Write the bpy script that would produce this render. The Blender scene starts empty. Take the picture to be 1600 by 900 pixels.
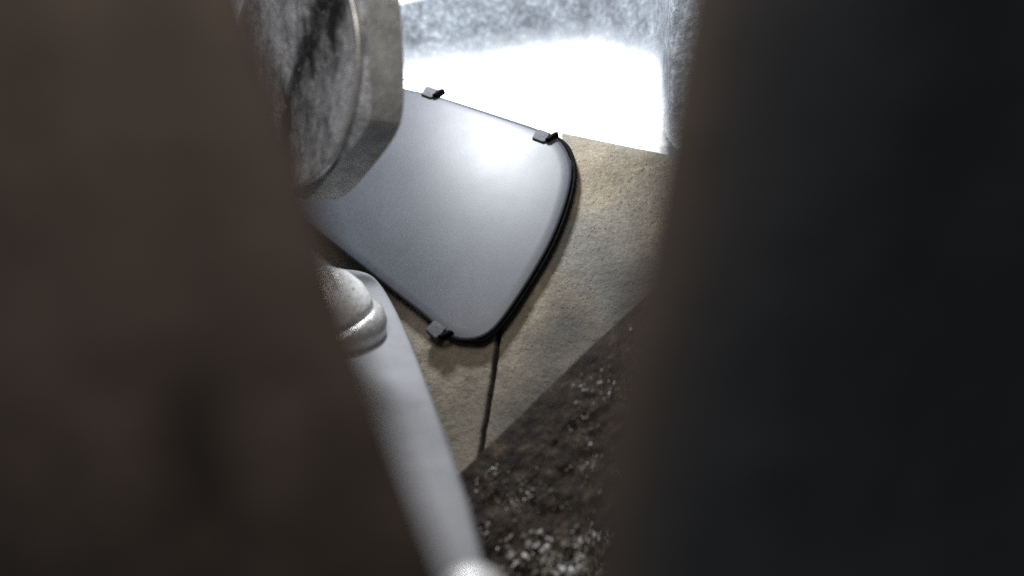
import bpy, bmesh, math, random
from mathutils import Vector, Matrix, noise
random.seed(7)
S = bpy.context.scene
COL = S.collection
R = math.radians

# ------------------------------------------------------------ camera, light, exposure
K = 1.2 / 1600            # picture unit -> tangent (30 mm lens on 36 mm)
cd = bpy.data.cameras.new('camera'); cam = bpy.data.objects.new('camera', cd); COL.objects.link(cam)
cam.location = (0, 0, 0); cam.rotation_euler = (R(90), 0, 0)
cd.sensor_width = 36; cd.lens = 30; cd.clip_start = 0.004; cd.clip_end = 20
cd.dof.use_dof = True; cd.dof.focus_distance = 0.357; cd.dof.aperture_fstop = 4.6
S.camera = cam
S.cycles.use_denoising = False
S.view_settings.view_transform = 'Standard'; S.view_settings.look = 'None'
S.view_settings.exposure = 0.0; S.view_settings.gamma = 1.0
S.view_settings.use_curve_mapping = False
w = bpy.data.worlds.new('World'); S.world = w; w.use_nodes = True
bg = w.node_tree.nodes['Background']; bg.inputs[0].default_value = (0.70, 0.85, 1.0, 1); bg.inputs[1].default_value = 0.075

def area(name, loc, target, size, power, color, spread=180):
    l = bpy.data.lights.new(name, 'AREA'); l.shape = 'DISK'; l.size = size; l.energy = power; l.color = color
    l.spread = R(spread)
    o = bpy.data.objects.new(name, l); COL.objects.link(o); o.location = loc
    o.rotation_euler = (Vector(target) - Vector(loc)).to_track_quat('-Z', 'Y').to_euler()
    return o
area('inspection_lamp', (-0.042, 0.318, 0.216), (0.02, 0.40, 0.06), 0.04, 1.1, (0.93, 0.965, 1.0))
area('fill_lamp', (-0.07, -0.06, 0.30), (-0.03, 0.14, 0.0), 0.2, 1.25, (1.0, 0.92, 0.85))  # added fill lamp, out of view, for the dark plates and bolt face

# ------------------------------------------------------------ helpers
def P(px, py, Y):
    return Vector(((px - 800) * K * Y, Y, (450 - py) * K * Y))
WN = Vector((-0.15, -0.85, 0.48)).normalized()
W0 = P(760, 330, 0.36)
def onplane(px, py, off=0.0, n=WN, p0=W0):
    r = Vector(((px - 800) * K, 1, (450 - py) * K))
    return r * ((p0 + n * off).dot(n) / r.dot(n))
def lerp_poly(pts, x):
    if x <= pts[0][0]: a, b = pts[0], pts[1]
    elif x >= pts[-1][0]: a, b = pts[-2], pts[-1]
    else:
        for a, b in zip(pts, pts[1:]):
            if a[0] <= x <= b[0]: break
    f = (x - a[0]) / (b[0] - a[0])
    return [a[i] + (b[i] - a[i]) * f for i in range(len(a))]
def smooth_poly(pts, n, closed=False):
    """Catmull-Rom resample"""
    pts = [Vector(p) for p in pts]; out = []; m = len(pts)
    segs = m if closed else m - 1
    for i in range(segs):
        g = (lambda j: pts[j % m]) if closed else (lambda j: pts[max(0, min(m - 1, j))])
        a, b, c, d = g(i - 1), g(i), g(i + 1), g(i + 2)
        for k in range(n):
            t = k / n
            out.append(0.5 * ((2 * b) + (c - a) * t + (2 * a - 5 * b + 4 * c - d) * t * t + (3 * b - a - 3 * c + d) * t ** 3))
    if not closed: out.append(pts[-1])
    return out
def obj(name, verts, faces, mat, parent=None, origin=None, smooth=True, bevel=None):
    """verts are world positions"""
    org = Vector(origin) if origin is not None else (parent_loc(parent) if parent else Vector((0, 0, 0)))
    me = bpy.data.meshes.new(name)
    me.from_pydata([tuple(Vector(v) - org) for v in verts], [], faces)
    bm = bmesh.new(); bm.from_mesh(me); bmesh.ops.recalc_face_normals(bm, faces=bm.faces); bm.to_mesh(me); bm.free()
    me.materials.append(mat)
    for p in me.polygons: p.use_smooth = smooth
    o = bpy.data.objects.new(name, me); COL.objects.link(o)
    if parent:
        o.parent = parent; o.location = org - parent_loc(parent)
    else: o.location = org
    if bevel:
        b = o.modifiers.new('bevel', 'BEVEL'); b.width = bevel; b.segments = 3; b.limit_method = 'ANGLE'; b.angle_limit = R(35)
    return o
def parent_loc(o):
    l = Vector(o.location)
    while o.parent: o = o.parent; l += Vector(o.location)
    return l
def empty(name, loc, label, cat, group=None):
    o = bpy.data.objects.new(name, None); COL.objects.link(o); o.location = loc; o.empty_display_size = 0.01
    return tag(o, label, cat, group)
def tag(o, label, cat, group=None):
    o['label'] = label; o['category'] = cat
    if group: o['group'] = group
    return o
def grid(rows, closed_u=False, closed_v=False):
    nv, nu = len(rows), len(rows[0]); V = [p for r in rows for p in r]; F = []
    for j in range(nv if closed_v else nv - 1):
        for i in range(nu if closed_u else nu - 1):
            a, b = i, (i + 1) % nu; c, d = j, (j + 1) % nv
            F.append((c * nu + a, c * nu + b, d * nu + b, d * nu + a))
    return V, F
def attr(o, name, vals):
    a = o.data.attributes.new(name, 'FLOAT', 'POINT'); a.data.foreach_set('value', vals)
def frame_of(axis, up=Vector((0, 0, 1))):
    z = Vector(axis).normalized(); x = up.cross(z).normalized(); y = z.cross(x)
    return x, y, z
def lathe(center, axis, prof, n=72, radial=None, phase=0.0, cap=True):
    """prof: list of (radius, height along the axis); radial(theta, r, h, k) may change the radius"""
    x, y, z = frame_of(axis); rows = []
    for k, (r, h) in enumerate(prof):
        row = []
        for i in range(n):
            t = 2 * math.pi * i / n
            rr, hh = radial(t + phase, r, h, k) if radial else (r, h)
            row.append(Vector(center) + x * math.cos(t) * rr + y * math.sin(t) * rr + z * hh)
        rows.append(row)
    V, F = grid(rows, closed_u=True)
    if cap:
        m = len(rows)
        F.append(tuple(range(n))); F.append(tuple((m - 1) * n + i for i in range(n)))
    return V, F
def box(c, ax, ay, az):
    c = Vector(c); V = [c + ax * i + ay * j + az * k for i in (-1, 1) for j in (-1, 1) for k in (-1, 1)]
    return V, [(0, 1, 3, 2), (4, 6, 7, 5), (0, 4, 5, 1), (2, 3, 7, 6), (0, 2, 6, 4), (1, 5, 7, 3)]
def fbm(p, s, o=4): return noise.fractal(Vector(p) * s, 0.9, 2.1, o)

# ------------------------------------------------------------ materials
class M:
    def __init__(self, name, rough=0.6, metal=0.0, spec=0.5):
        self.m = bpy.data.materials.new(name); self.m.use_nodes = True; self.t = self.m.node_tree
        self.b = self.t.nodes['Principled BSDF']; self.n = self.t.nodes; self.l = self.t.links
        self.b.inputs['Roughness'].default_value = rough; self.b.inputs['Metallic'].default_value = metal
        self.b.inputs['Specular IOR Level'].default_value = spec
        tc = self.n.new('ShaderNodeTexCoord'); self.co = tc.outputs['Object']; self.nrm = None
    def stretch(self, sc, rot=(0, 0, 0)):
        mp = self.n.new('ShaderNodeMapping'); mp.inputs['Scale'].default_value = sc; mp.inputs['Rotation'].default_value = rot
        self.l.new(self.co, mp.inputs[0]); return mp.outputs[0]
    def noise(self, scale, detail=4, rough=0.6, co=None, dist=0.0):
        x = self.n.new('ShaderNodeTexNoise'); x.inputs['Scale'].default_value = scale; x.inputs['Detail'].default_value = detail
        x.inputs['Roughness'].default_value = rough; x.inputs['Distortion'].default_value = dist
        self.l.new(co or self.co, x.inputs['Vector']); return x.outputs['Fac']
    def attr(self, name):
        x = self.n.new('ShaderNodeAttribute'); x.attribute_name = name; return x.outputs['Fac']
    def math(self, op, a, b):
        x = self.n.new('ShaderNodeMath'); x.operation = op
        for i, v in enumerate((a, b)):
            if isinstance(v, bpy.types.NodeSocket): self.l.new(v, x.inputs[i])
            else: x.inputs[i].default_value = v
        return x.outputs[0]
    def voro(self, scale, co=None, feature='F1'):
        x = self.n.new('ShaderNodeTexVoronoi'); x.inputs['Scale'].default_value = scale; x.feature = feature
        self.l.new(co or self.co, x.inputs['Vector']); return x.outputs['Distance']
    def ramp(self, fac, stops):
        r = self.n.new('ShaderNodeValToRGB'); e = r.color_ramp.elements
        while len(e) < len(stops): e.new(0.5)
        for q, (p, c) in zip(e, stops):
            q.position = p; c = c if hasattr(c, '__len__') else (c, c, c); q.color = (*c, 1)
        self.l.new(fac, r.inputs[0]); return r.outputs[0]
    def mix(self, fac, a, b, mode='MIX'):
        x = self.n.new('ShaderNodeMix'); x.data_type = 'RGBA'; x.blend_type = mode
        for s, v in ((0, fac), (6, a), (7, b)):
            if hasattr(v, 'links') or isinstance(v, bpy.types.NodeSocket): self.l.new(v, x.inputs[s])
            elif s == 0: x.inputs[0].default_value = v
            else: x.inputs[s].default_value = (*v, 1)
        return x.outputs[2]
    def color(self, c):
        if isinstance(c, bpy.types.NodeSocket): self.l.new(c, self.b.inputs['Base Color'])
        else: self.b.inputs['Base Color'].default_value = (*c, 1)
        return self
    def rough(self, c): self.l.new(c, self.b.inputs['Roughness']); return self
    def bump(self, h, dist, strength=1.0):
        x = self.n.new('ShaderNodeBump'); x.inputs['Strength'].default_value = strength; x.inputs['Distance'].default_value = dist
        self.l.new(h, x.inputs['Height'])
        if self.nrm: self.l.new(self.nrm, x.inputs['Normal'])
        self.nrm = x.outputs[0]; self.l.new(self.nrm, self.b.inputs['Normal']); return self

# rough tan casting
m = M('tan_casting', 0.85, 0, 0.3)
big = m.ramp(m.noise(38, 5, 0.62, dist=0.4), [(0.30, (0.128, 0.109, 0.080)), (0.50, (0.220, 0.189, 0.142)), (0.72, (0.36, 0.312, 0.238))])
grey = m.ramp(m.noise(17, 3, 0.5, dist=0.8), [(0.45, 0.0), (0.60, 1.0)])
c = m.mix(grey, big, (0.165, 0.158, 0.142))
scr = m.ramp(m.noise(75, 6, 0.75, co=m.stretch((1, 1, 1.4), (0.3, 0.7, 0.2)), dist=2.2), [(0.485, 0.0), (0.50, 0.55), (0.515, 0.0)])
c = m.mix(scr, c, (0.40, 0.37, 0.31))
fib = m.ramp(m.noise(900, 5, 0.7, co=m.stretch((1, 1, 0.45), (0.2, 0.5, 0))), [(0.30, (0.72, 0.71, 0.69)), (0.52, (0.95, 0.95, 0.95)), (0.75, (1.15, 1.14, 1.1))])
c = m.mix(1.0, c, fib, 'MULTIPLY')
pit = m.ramp(m.voro(430, co=m.stretch((1, 1, 0.6), (0.1, 0.45, 0))), [(0.06, 0.0), (0.24, 1.0)])
pitmask = m.ramp(m.noise(30, 2), [(0.48, 0.0), (0.60, 1.0)])
c = m.mix(m.mix(1.0, pitmask, m.mix(1.0, (1, 1, 1), pit, 'SUBTRACT'), 'MULTIPLY'), c, (0.07, 0.055, 0.04))
shade = m.math('MULTIPLY', m.attr('wall_shade'), m.ramp(m.noise(40, 4), [(0.3, 0.55), (0.65, 1.0)]))
c = m.mix(shade, c, (0.062, 0.061, 0.058))  # shade on the casting, put into its base colour
c = m.mix(m.attr('joint'), c, (0.012, 0.011, 0.010))
m.color(c).bump(m.noise(800, 5, 0.75), 0.0009).bump(pit, 0.0005, 0.5)
TAN = m.m
# white sealed ledge
m = M('white_coat_and_glare', 0.6, 0, 0.4)
fr = m.ramp(m.math('ADD', m.attr('fray'), m.math('MULTIPLY', m.math('SUBTRACT', m.noise(330, 5, 0.7), 0.5), 0.9)), [(0.45, 0.0), (1.0, 1.0)])
m.color(m.mix(fr, m.ramp(m.noise(120, 5), [(0.3, (0.70, 0.71, 0.72)), (0.7, (0.86, 0.87, 0.87))]), (0.10, 0.108, 0.12))).bump(m.noise(700, 4), 0.0003)
WHITE = m.m
# mottled blue grey fibrous lining
m = M('fibrous_lining', 0.9, 0, 0.2)
f1 = m.noise(330, 5, 0.66, dist=0.2)
f2 = m.noise(90, 4, 0.6)
c = m.ramp(f1, [(0.30, (0.075, 0.085, 0.10)), (0.50, (0.145, 0.16, 0.18)), (0.70, (0.27, 0.29, 0.315))])
c = m.mix(1.0, c, m.ramp(f2, [(0.3, 0.62), (0.7, 1.25)]), 'MULTIPLY')
sp = m.ramp(m.voro(22), [(0.07, 1.0), (0.16, 0.0)])
c = m.mix(m.mix(1.0, sp, (0.5, 0.5, 0.5), 'MULTIPLY'), c, (0.09, 0.095, 0.11))
glow = m.ramp(m.math('ADD', m.math('MULTIPLY', m.attr('height'), 62.0), m.math('MULTIPLY', m.math('SUBTRACT', f1, 0.5), 0.9)), [(0.0, 1.0), (0.16, 0.5), (0.45, 0.16), (0.95, 0.0)])
c = m.mix(glow, c, (0.72, 0.74, 0.76))  # glow from the bright ledge, painted onto the foot of the lining
m.color(c).bump(f1, 0.0012)
FELT = m.m
# satin grey paint on the cover
m = M('satin_grey_paint', 0.42, 0, 0.36)
c = m.ramp(m.noise(55, 5, 0.65, dist=0.5), [(0.3, (0.041, 0.045, 0.055)), (0.7, (0.054, 0.058, 0.070))])
c = m.mix(1.0, c, m.ramp(m.noise(1500, 3, 0.8), [(0.3, 0.7), (0.7, 1.3)]), 'MULTIPLY')
m.color(c).bump(m.noise(1500, 3, 0.6), 0.00002)
m.rough(m.ramp(m.noise(70, 4), [(0.3, 0.42), (0.7, 0.45)]))
PAINT = m.m
m = M('clip_grey', 0.6, 0, 0.2); m.color(m.ramp(m.noise(500, 3), [(0.3, (0.042, 0.044, 0.050)), (0.7, (0.066, 0.068, 0.076))])).bump(m.noise(900, 3), 0.0002)
CLIP = m.m
m = M('black_rubber', 0.9, 0, 0.02); m.color(m.ramp(m.noise(400, 3), [(0.3, (0.005, 0.005, 0.006)), (0.7, (0.011, 0.011, 0.012))])).bump(m.noise(900, 3), 0.0002)
RUBBER = m.m
# worn metal for the hexagonal head
m = M('worn_metal_side', 0.5, 0.25, 0.5)
c = m.ramp(m.noise(160, 6, 0.7), [(0.3, (0.34, 0.34, 0.33)), (0.55, (0.52, 0.52, 0.505)), (0.75, (0.66, 0.66, 0.64))])
spk = m.ramp(m.voro(260), [(0.05, 1.0), (0.13, 0.0)])
spm = m.ramp(m.noise(45, 2), [(0.55, 0.0), (0.62, 1.0)])
c = m.mix(m.mix(1.0, spk, spm, 'MULTIPLY'), c, (0.85, 0.85, 0.83))
m.color(c).bump(m.noise(500, 5, 0.7), 0.0005)
HEXM = m.m
m = M('worn_metal_face', 0.5, 0.3, 0.5)
c = m.ramp(m.noise(380, 6, 0.8, dist=0.2), [(0.30, (0.24, 0.255, 0.28)), (0.5, (0.52, 0.545, 0.59)), (0.68, (0.76, 0.78, 0.82))])
st = m.ramp(m.noise(24, 6, 0.72, co=m.stretch((1.4, 1.4, 0.6)), dist=0.15), [(0.44, 0.0), (0.60, 1.0)])
c = m.mix(st, c, (0.02, 0.02, 0.023))
spk = m.ramp(m.voro(240), [(0.06, 1.0), (0.15, 0.0)])
c = m.mix(m.mix(1.0, spk, m.ramp(m.noise(60, 2), [(0.52, 0.0), (0.6, 1.0)]), 'MULTIPLY'), c, (0.7, 0.7, 0.7))
m.color(c).bump(m.noise(420, 6, 0.75), 0.0011)
FACEM = m.m
m = M('bright_metal', 0.34, 0.2, 0.6)
c = m.ramp(m.noise(140, 6, 0.7), [(0.3, (0.55, 0.55, 0.545)), (0.6, (0.80, 0.80, 0.795))])
c = m.mix(m.ramp(m.noise(330, 3, dist=1.0), [(0.62, 0.0), (0.72, 1.0)]), c, (0.12, 0.115, 0.11))
m.color(c).bump(m.noise(450, 4), 0.0004)
BRIGHT = m.m
m = M('dull_metal', 0.34, 0.5, 0.5)
m.color(m.ramp(m.noise(170, 6, 0.7), [(0.3, (0.30, 0.30, 0.295)), (0.7, (0.52, 0.515, 0.50))])).bump(m.noise(400, 4), 0.0005)
DULL = m.m
m = M('polished_rim', 0.4, 0.5, 0.5); m.color(m.ramp(m.noise(150, 5), [(0.3, (0.34, 0.34, 0.335)), (0.7, (0.66, 0.66, 0.65))])).bump(m.noise(500, 3), 0.0002)
POLISH = m.m
m = M('grey_strut_paint', 0.65, 0, 0.25)
m.color(m.ramp(m.noise(60, 4), [(0.3, (0.175, 0.18, 0.195)), (0.7, (0.225, 0.23, 0.245))])).bump(m.noise(500, 3), 0.0002)
STRUT = m.m
# dark sooty corroded block
m = M('sooty_casting', 0.8, 0, 0.35)
c = m.ramp(m.noise(170, 6, 0.7), [(0.34, (0.008, 0.006, 0.005)), (0.55, (0.034, 0.025, 0.018)), (0.74, (0.12, 0.090, 0.063))])
m.color(c).bump(m.noise(330, 6, 0.75), 0.0022)
SOOT = m.m
m = M('pale_flakes', 0.6, 0, 0.5); m.color(m.ramp(m.noise(130, 3), [(0.40, (0.07, 0.058, 0.047)), (0.53, (0.20, 0.185, 0.165)), (0.66, (0.66, 0.68, 0.69))])); FLAKE = m.m
m = M('dark_brown_iron', 0.75, 0, 0.3)
c = m.ramp(m.noise(35, 4, 0.6, co=m.stretch((1.0, 1.0, 0.35))), [(0.3, (0.050, 0.038, 0.030)), (0.7, (0.092, 0.068, 0.055))])
m.color(c).bump(m.noise(70, 4), 0.001)
IRON = m.m
m = M('dark_blue_iron', 0.75, 0, 0.3)
c = m.ramp(m.noise(30, 4, 0.6, co=m.stretch((1.0, 1.0, 0.35))), [(0.35, (0.021, 0.024, 0.029)), (0.65, (0.034, 0.036, 0.039))])
c = m.mix(m.math('MULTIPLY', m.attr('edge_tint'), m.ramp(m.noise(45, 3), [(0.3, 0.5), (0.65, 1.0)])), c, (0.068, 0.051, 0.039))  # browner and lighter toward the inner edge
m.color(c).bump(m.noise(70, 4), 0.001)
IRONB = m.m

# ------------------------------------------------------------ setting: cast wall, ledge, lined recess
EDGE = [(250, 30), (560, 98), (640, 122), (690, 137), (780, 166), (870, 201), (960, 220), (1050, 238), (1300, 285)]
SEAM = [(480, 783), (530, 777), (580, 771), (640, 761), (700, 751), (760, 742), (1000, 705)]
def wall_pt(px, py, d):
    p = onplane(px, py)
    h = (fbm(p, 26, 3) * 0.0006 + fbm(p, 160, 3) * 0.00022 + fbm(p + Vector((3, 1, 2)), 520, 3) * 0.00022) * min(1, d / 40)
    if py > 480:                                             # the open casting joint below the cover
        sx = lerp_poly(SEAM, py)[1]; q = abs(px - sx + 1.2 * noise.noise((0, 0, py * 0.05)))
        h -= 0.004 * math.exp(-(q / 2.8) ** 2)
        if px > sx: h -= 0.0012 * math.exp(-((px - sx) / 45.0))
    if d < 16: h -= 0.0022 * (1 - d / 16) ** 2               # rounded upper lip
    return p + WN * h
SHADE, JO = [], []
rows = []
xs = []
x = -296.0
while x < 1250:
    xs.append(x); x += 2.0 if 640 < x < 1080 else 10.0
for j in range(300):
    f = j / 299; row = []
    for px in xs:
        e = lerp_poly(EDGE, px)[1]
        d = f ** 1.15 * (1020 - e)
        row.append(wall_pt(px, e + d, d))
        py = e + d; sx = lerp_poly(SEAM, py)[1]
        q = abs(px - sx + 1.2 * noise.noise((0, 0, py * 0.05)))
        JO.append(max(0.0, min(1.0, 1.7 - q / (2.6 + 0.9 * noise.noise((py * 0.06, 2, 0))))) if py > 505 else 0.0)
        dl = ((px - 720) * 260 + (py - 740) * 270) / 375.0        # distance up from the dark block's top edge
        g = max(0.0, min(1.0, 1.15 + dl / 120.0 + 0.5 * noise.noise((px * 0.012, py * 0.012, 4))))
        SHADE.append(g * max(0.0, min(1.0, 0.62 + (px - sx) / 60.0)) if px > sx - 6 else 0.6 * max(0.0, min(1.0, (py - 430) / 200 + 0.3 * noise.noise((px * 0.02, py * 0.02, 8)))))  # painted shade: band above the block, darker toward the bottom left of the joint
    rows.append(row)
V, F = grid(rows)
wall = obj('wall', V, F, TAN); attr(wall, 'wall_shade', SHADE); attr(wall, 'joint', JO); wall.data.materials.append(WHITE)
for k, p in enumerate(wall.data.polygons):               # overexposed strip on the lip beside the cover, painted white
    j, i = divmod(k, len(xs) - 1); px = xs[i]; d = (j / 299) ** 1.15 * (1020 - lerp_poly(EDGE, px)[1])
    if 3.2 + 1.5 * noise.noise((px * 0.05, 0, 0)) < d < 30 + 4 * noise.noise((px * 0.06, 3, 0)) and px < 872 + 14 * noise.noise((d * 0.2, px * 0.1, 1)): p.material_index = 1
wall; wall['kind'] = 'structure'

BORDER = [(-300, -110, .40), (150, -8, .415), (400, 48, .43), (540, 84, .45), (600, 102, .466), (640, 106, .472), (800, 83, .478), (905, 68, .48), (932, 66, .478), (985, 84, .455),
          (1022, 99, .43), (1034, 112, .412), (1037, 150, .39), (1043, 190, .375), (1050, 225, .366), (1075, 240, .362), (1130, 252, .356), (1300, 280, .345)]
B = smooth_poly([P(*b) for b in BORDER], 8)
nb = len(B)
front = []
FR = [(0, -300), (1, 150), (2, 400), (3, 540), (4, 600), (5, 640), (6, 760), (7, 850), (8, 880), (9, 930), (10, 970), (11, 985), (12, 1000), (13, 1020), (14, 1040), (15, 1075), (16, 1130), (17, 1300)]
acc = [0]
for a, b in zip(B, B[1:]): acc.append(acc[-1] + (b - a).length)
for i in range(nb):
    f = acc[i] / acc[-1]; px = lerp_poly(FR, i / (nb - 1) * (len(BORDER) - 1))[1]
    e = lerp_poly(EDGE, px)[1]; front.append(onplane(px, e) - WN * 0.0022)
rows = []
for j in range(30):
    t = j / 29; rows.append([front[i].lerp(B[i], t) + Vector((0, 0, 0.0008 * fbm(front[i].lerp(B[i], t), 60, 3) * math.sin(math.pi * t))) for i in range(nb)])
V, F = grid(rows)
o = obj('ledge', V, F, WHITE); o['kind'] = 'structure'
attr(o, 'fray', [max(0.0, min(1.3, (v[0] / v[1] - 0.163) / 0.022)) for v in V])
rows = []
cen = sum(B, Vector()) / nb
HTS = [0.30 * (j / 79) ** 1.7 for j in range(80)]
for h in HTS:
    row = []
    for i in range(nb):
        b = B[i]; lean = Vector((0.02, 0.05, 1.0))
        p = b + lean * (h - 0.002) + (cen - b) * 0.5 * max(0.0, 1 - h / 0.010) ** 2 * 0.05
        row.append(p + Vector((0, -1, 0.0)) * (fbm(p, 45, 3) * 0.0022 + fbm(p, 200, 3) * 0.0007))
    rows.append(row)
V, F = grid(rows)
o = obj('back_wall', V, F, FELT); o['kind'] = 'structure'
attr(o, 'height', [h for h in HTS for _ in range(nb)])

T = smooth_poly([P(560, 26, .470), P(610, 8, .473), P(660, -6, .476), P(720, -20, .478), P(800, -34, .479), P(900, -44, .48)], 8)
rows = []
for p in T:
    rows.append([p + Vector((0, math.cos(2 * math.pi * k / 14) * 0.005, math.sin(2 * math.pi * k / 14) * 0.0034)) for k in range(14)])
V, F = grid(rows, closed_u=True)
o = obj('trim', V, F, WHITE); o['kind'] = 'structure'

# ------------------------------------------------------------ grey clipped cover with its rubber seal
OUT = [(400, 285), (410, 200), (455, 110), (540, 122), (600, 132), (645, 141), (690, 152), (780, 181), (845, 203), (872, 217), (889, 242), (894, 275), (884, 322),
       (862, 378), (832, 432), (800, 481), (774, 514), (748, 530), (718, 532), (694, 521), (660, 492), (620, 461), (560, 414), (480, 351)]
ring2 = smooth_poly([(a, b, 0) for a, b in OUT], 6, True)
root = empty('cover_panel', onplane(740, 520, 0.0), 'smooth grey cover panel with black seal clipped onto the tan casting', 'cover panel')
def ring(off, grow, extra=0.0):
    dirn = Vector((0.9, 0, -0.45))
    pts = [onplane(p.x, p.y, off) for p in ring2]
    c = sum(pts, Vector()) / len(pts); out = []
    n = len(pts)
    for i, p in enumerate(pts):
        t = (pts[(i + 1) % n] - pts[i - 1]).normalized(); o_ = t.cross(WN)
        if o_.dot(p - c) < 0: o_ = -o_
        g = grow if grow is not None else -0.0032 + 0.0041 * max(0.0, min(1.0, 0.35 + o_.dot(dirn)))
        out.append(p + o_ * (g + extra))
    return out
OFF = 0.0062
rows = [ring(OFF, -0.0016), ring(OFF - 0.0003, -0.0007), ring(OFF - 0.001, -0.0002), ring(OFF - 0.0022, -0.0004)]
def shift(rows): return rows
V, F = grid(rows, closed_u=True)
n = len(ring2)
# crowned front surface: shrink rings towards the centre
cc = sum(rows[0], Vector()) / n
inner = []
for s, h in ((0.93, 0.00003), (0.8, 0.0001), (0.6, 0.0002), (0.4, 0.00028), (0.2, 0.0003)):
    inner.append([cc + (p - cc) * s + WN * h for p in rows[0]])
allr = [ [cc + WN * 0.0003 + (p - cc) * 0.001 for p in rows[0]] ] + inner[::-1] + rows
V, F = grid(allr, closed_u=True)
F.append(tuple((len(allr) - 1) * n + i for i in range(n)))
obj('plate', V, F, PAINT, root)
# seal: a rounded rubber lip under the plate
sec = []
for k in range(10):
    a = 2 * math.pi * k / 10
    sec.append(ring(0.0026 + 0.0022 * math.sin(a), None, 0.0010 * math.cos(a)))
V, F = grid(sec, closed_u=True, closed_v=True)
obj('rubber_seal', V, F, RUBBER, root)
# three clips over the plate's rim
def clip(px, py, ang, s=1.0):
    c = onplane(px, py, OFF + 0.0012)
    u = (onplane(px + 10, py + 10 * math.tan(R(ang)), OFF) - onplane(px, py, OFF)); u = (u - WN * u.dot(WN)).normalized()
    v = WN.cross(u)
    # folded tab: cap over the rim plus a down-turned foot
    pts = [(-2.5, -2.1), (1.6, -2.3), (2.5, -1.6), (2.2, 2.0), (-1.9, 2.2), (-2.7, 1.5)]
    rowsc = []
    for h, g in ((-0.0034, 1.0), (-0.0004, 1.0), (-0.0001, 0.92), (0.0, 0.3)):
        rowsc.append([c + u * a * g * 0.001 * s + v * b * g * 0.001 * s + WN * h for a, b in pts])
    V, F = grid(rowsc, closed_u=True); k = len(pts)
    F += [tuple(range(k)), tuple(3 * k + i for i in range(k))]
    o = obj('clip', V, F, CLIP, root, smooth=False, bevel=0.00015)
    V, F = box(c + u * 0.0036 * s + v * 0.0005 * s - WN * 0.0006, (u * 0.0007 + v * 0.0003) * s, (v * 0.0018 + u * 0.0008) * s, WN * 0.0018)
    obj('pin', V, F, RUBBER, o, smooth=False, bevel=0.0004)
    return o
clip(671, 143, 18, 1.25); clip(846, 211, 18, 1.3); clip(681, 514, 38, 1.3)

# ------------------------------------------------------------ big hexagonal bolt head, upper left
BC = P(456, 108, 0.295); AX = Vector((-0.70, -0.71, -0.05)).normalized()
RB = 197 * K * 0.295
root = empty('hex_bolt', BC, 'large worn hexagonal bolt head with dark stained face beside the grey cover', 'bolt')
HEXP = R(30)
def hexr(t): 
    a = (t % R(60)) - R(30); return 0.955 / math.cos(a)
def hx(t, r, h, k):
    hr = (hexr(t) ** -26 + 1.03 ** -26) ** (-1 / 26)
    if k == 0: return (r, h)
    if k == 1: return (hr * RB, h - (hr - 0.9) * 0.5 * RB)
    if k == 2: return (hr * RB * 1.0, h)
    return (r, h)
Hh = 0.37 * RB
V, F = lathe(BC, AX, [(0.9 * RB, 0), (RB, -0.02 * RB), (RB, -Hh), (0.5 * RB, -Hh - 0.0004)], 144, hx, HEXP)
o = obj('head', V, F, HEXM, root, bevel=0.0008)
o.data.materials.append(FACEM)
for k, p in enumerate(o.data.polygons):
    p.use_smooth = False
    if k < 144: p.material_index = 1
V, F = lathe(BC, AX, [(0.932 * RB, -0.0012), (0.938 * RB, 0.0004), (0.930 * RB, 0.0013), (0.912 * RB, 0.0013), (0.902 * RB, 0.0004), (0.896 * RB, -0.0006)], 120, cap=False)
obj('rim', V, F, POLISH, root)
x_, y_, z_ = frame_of(AX); rows = []
for k in range(46):
    r = max(0.0004, 0.903 * RB * k / 45); row = []
    for i in range(120):
        t = 2 * math.pi * i / 120; p = BC + x_ * math.cos(t) * r + y_ * math.sin(t) * r
        row.append(p + z_ * (0.0006 + 0.0012 * fbm(p, 50, 4) * (1 - (k / 45) ** 4) ))
    rows.append(row)
V, F = grid(rows, closed_u=True)
obj('face', V, F, FACEM, root)
V, F = lathe(BC, AX, [(0.34 * RB, -Hh - 0.006), (0.34 * RB, -Hh + 0.001)], 40)
obj('shank', V, F, HEXM, root)

# ------------------------------------------------------------ shiny flanged bolt by the left edge
c0 = P(514, 490, 0.309); ax = Vector((-0.15, -0.42, 0.90)).normalized(); r0 = 72 * K * 0.309
root = empty('flange_bolt', c0, 'small bright domed bolt with flange below the big hexagonal bolt', 'bolt')
V, F = lathe(c0, ax, [(0.9 * r0, -0.95 * r0), (1.1 * r0, -0.72 * r0), (1.19 * r0, -0.42 * r0), (1.17 * r0, -0.2 * r0), (1.08 * r0, -0.06 * r0), (0.92 * r0, 0.0)], 64)
obj('flange', V, F, DULL, root)
V, F = lathe(c0, ax, [(0.98 * r0, -0.03 * r0), (0.96 * r0, 0.18 * r0), (0.86 * r0, 0.48 * r0), (0.64 * r0, 0.78 * r0), (0.36 * r0, 0.98 * r0), (0.1 * r0, 1.06 * r0)], 64)
obj('dome', V, F, BRIGHT, root)
V, F = lathe(c0, ax, [(0.55 * r0, -1.6 * r0), (0.55 * r0, -0.7 * r0)], 40)
obj('shank', V, F, HEXM, root)

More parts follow.
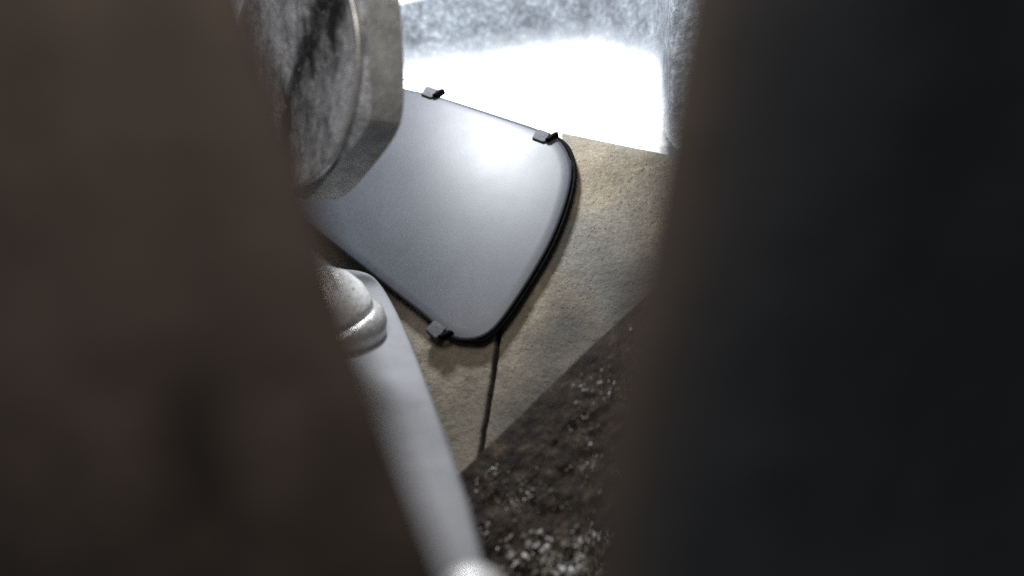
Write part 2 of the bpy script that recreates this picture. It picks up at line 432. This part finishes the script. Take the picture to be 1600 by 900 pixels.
# ------------------------------------------------------------ pale flat strut
A = [(540, 424, .339), (580, 432, .338), (608, 466, .334), (645, 545, .306), (716, 740, .218), (752, 865, .186), (790, 1010, .16)]
Bp = [(500, 424, .339), (474, 432, .338), (480, 466, .334), (520, 545, .306), (590, 740, .218), (622, 865, .186), (660, 1010, .16)]
Ar = smooth_poly([P(*a) for a in A], 8); Br = smooth_poly([P(*a) for a in Bp], 8)
rows = []
for a, b in zip(Ar, Br):
    s = (b - a); wv = s.normalized(); nrm = Vector((0, -0.72, 0.69)); th = 0.0016
    row = []
    for k in range(16):
        ang = 2 * math.pi * k / 16
        cx_, cz_ = math.cos(ang), math.sin(ang)
        ex = math.copysign(abs(cx_) ** 0.35, cx_); ez = math.copysign(abs(cz_) ** 0.6, cz_)
        row.append((a + b) / 2 + wv * ex * s.length / 2 + nrm * ez * th)
    rows.append(row)
V, F = grid(rows, closed_u=True); F += [tuple(range(16)), tuple((len(rows) - 1) * 16 + i for i in range(16))]
tag(obj('strut', V, F, STRUT, origin=Ar[-1]), 'pale grey flat strut slanting past the dark left plate', 'strut')

# small bright rounded knob at the strut's lower end
c0 = P(738, 943, 0.162); r0 = 60 * K * 0.162
root = empty('round_knob', c0, 'bright rounded metal knob at the lower end of the grey strut', 'knob')
V, F = lathe(c0, Vector((0.05, -0.3, 0.95)), [(1.0 * r0, -0.5 * r0), (1.05 * r0, -0.1 * r0), (1.0 * r0, 0.25 * r0), (0.85 * r0, 0.58 * r0), (0.55 * r0, 0.83 * r0), (0.1 * r0, 0.93 * r0)], 56)
obj('cap', V, F, BRIGHT, root)
V, F = lathe(c0, Vector((0.05, -0.3, 0.95)), [(0.6 * r0, -3 * r0), (0.6 * r0, -0.45 * r0)], 32)
obj('stem', V, F, HEXM, root)

# ------------------------------------------------------------ dark corroded block, lower right
q0, q1, q2 = P(705, 752, .286), P(1010, 462, .295), P(760, 960, .264)
eu = (q1 - q0); ev = (q2 - q0); bn = eu.cross(ev).normalized()
if bn.y > 0: bn = -bn
root = empty('corroded_block', (q0 + q1) / 2, 'dark sooty metal block with pale corrosion flakes below the tan casting', 'metal block')
rows = []
def block_pt(a, b):
    p = q0 + eu * a + ev * b
    h = fbm(p, 40, 3) * 0.0016 + fbm(p, 170, 4) * 0.0013 * min(1, b * 3)
    return p + bn * h
for j in range(-14, 250):
    b = j / 140; row = []
    for i in range(150):
        a = -0.25 + 1.75 * i / 149
        if b < 0: 
            k = -b / 0.1; p = block_pt(a, 0.0) - bn * 0.03 * k ** 1.6 + ev.normalized() * -0.002 * math.sin(min(1, k) * math.pi / 2)
        else: p = block_pt(a, b)
        row.append(p)
    rows.append(row)
V, F = grid(rows)
obj('body', V, F, SOOT, root)
V, F = [], []
def flake(c, s):
    i0 = len(V); t = Vector([random.gauss(0, 1) for _ in range(3)]).normalized(); x, y, z = frame_of((bn + t * 0.9).normalized(), Vector((0.3, 0.2, 0.9)))
    m_ = random.choice((4, 5, 6)); el = random.uniform(0.6, 1.7)
    for k in range(m_):
        a = 2 * math.pi * k / m_; r = s * random.uniform(0.6, 1.2)
        V.append(c + x * math.cos(a) * r + y * math.sin(a) * r * el)
    V.append(c + z * s * 0.6); V.append(c - z * s * 0.5)
    for k in range(m_):
        F.append((i0 + k, i0 + (k + 1) % m_, i0 + m_)); F.append((i0 + (k + 1) % m_, i0 + k, i0 + m_ + 1))
cnt = 0
while cnt < 900:
    a, b = random.uniform(-0.1, 1.3), random.uniform(0.12, 1.5)
    p = block_pt(a, b)
    px = 800 + p.x / (K * p.y); py = 450 - p.z / (K * p.y)
    d = max(0.0, fbm(p + Vector((1, 2, 3)), 55, 3) + 0.15) * 1.2
    d = d * min(1, max(0.0, (px - 700) / 200 + (py - 560) / 700))
    if py > 900 or px > 1000: continue
    d *= 0.75
    if px > 815 and py > 830: d += 1.0
    if random.random() < d:
        flake(p + bn * 0.0004, random.choice((0.4, 0.5, 0.6, 0.8, 1.2)) * (0.0005 if py < 820 else 0.0009) * random.uniform(0.7, 1.2)); cnt += 1
o = obj('corrosion_flakes', V, F, FLAKE, root, smooth=False); o['kind'] = 'stuff'

# ------------------------------------------------------------ the two dark plates the gap lies between
def slab(name, edge, sgn, mat, Y, prof, label, carve, cat='metal plate'):
    E = smooth_poly([P(a, b, Y) for a, b in edge], 8); rows = []
    for e in E:
        row = []
        for a, b in prof:
            p = e + Vector((-sgn * a, b, 0))
            f = fbm(p, 18, 3) * 0.0006 - carve(p)
            row.append(p + Vector((-sgn * f * 0.4, -f, 0)))
        rows.append(row)
    V, F = grid(rows, closed_u=True); k = len(prof); F += [tuple(range(k)), tuple((len(rows) - 1) * k + i for i in range(k))]
    o = obj(name, V, F, mat, origin=E[-1])
    attr(o, 'edge_tint', [math.exp(-(a / 0.0055) ** 2) for _ in E for a, b in prof])
    return tag(o, label, cat)
def carve_left(p):
    px = 800 + p.x / (K * p.y); py = 450 - p.z / (K * p.y)
    low = max(0.0, min(1.0, (py - 600) / 220)); d = 2.6 * min(0.0, p.z - 0.005) ** 2
    return d + low * (0.0030 * math.exp(-((px - 285) / 45) ** 2) - 0.0016 * math.exp(-((px - 430) / 60) ** 2) - 0.0012 * math.exp(-((px - 150) / 70) ** 2))
def prof_pts(l): return [(p.x, p.y) for p in smooth_poly([(a, b, 0) for a, b in l], 4)]
slab('metal_plate', [(250, -420), (330, -180), (384, -10), (432, 130), (492, 320), (530, 450), (590, 640), (660, 880), (720, 1090), (790, 1330)], 1, IRON, 0.088,
     prof_pts([(.014, .022), (.004, .007), (0, .0025), (.0012, .0004), (.004, 0), (.008, .0003), (.013, .001), (.018, .0016), (.023, .0024), (.029, .0036), (.036, .0052), (.044, .0078), (.055, .012), (.09, .03), (.12, .06)]),
     'dark brown blurred iron plate filling the left of the gap', carve_left)
slab('metal_plate', [(1140, -420), (1102, -180), (1074, -10), (1041, 180), (1004, 400), (962, 600), (934, 760), (922, 880), (920, 1090), (913, 1330)], -1, IRONB, 0.084,
     prof_pts([(.014, .022), (.004, .007), (0, .0025), (.0012, .0004), (.004, 0), (.012, .0015), (.024, .006), (.045, .020), (.09, .055), (.16, .12)]),
     'near black blurred iron plate filling the right of the gap', lambda p: 0.0)
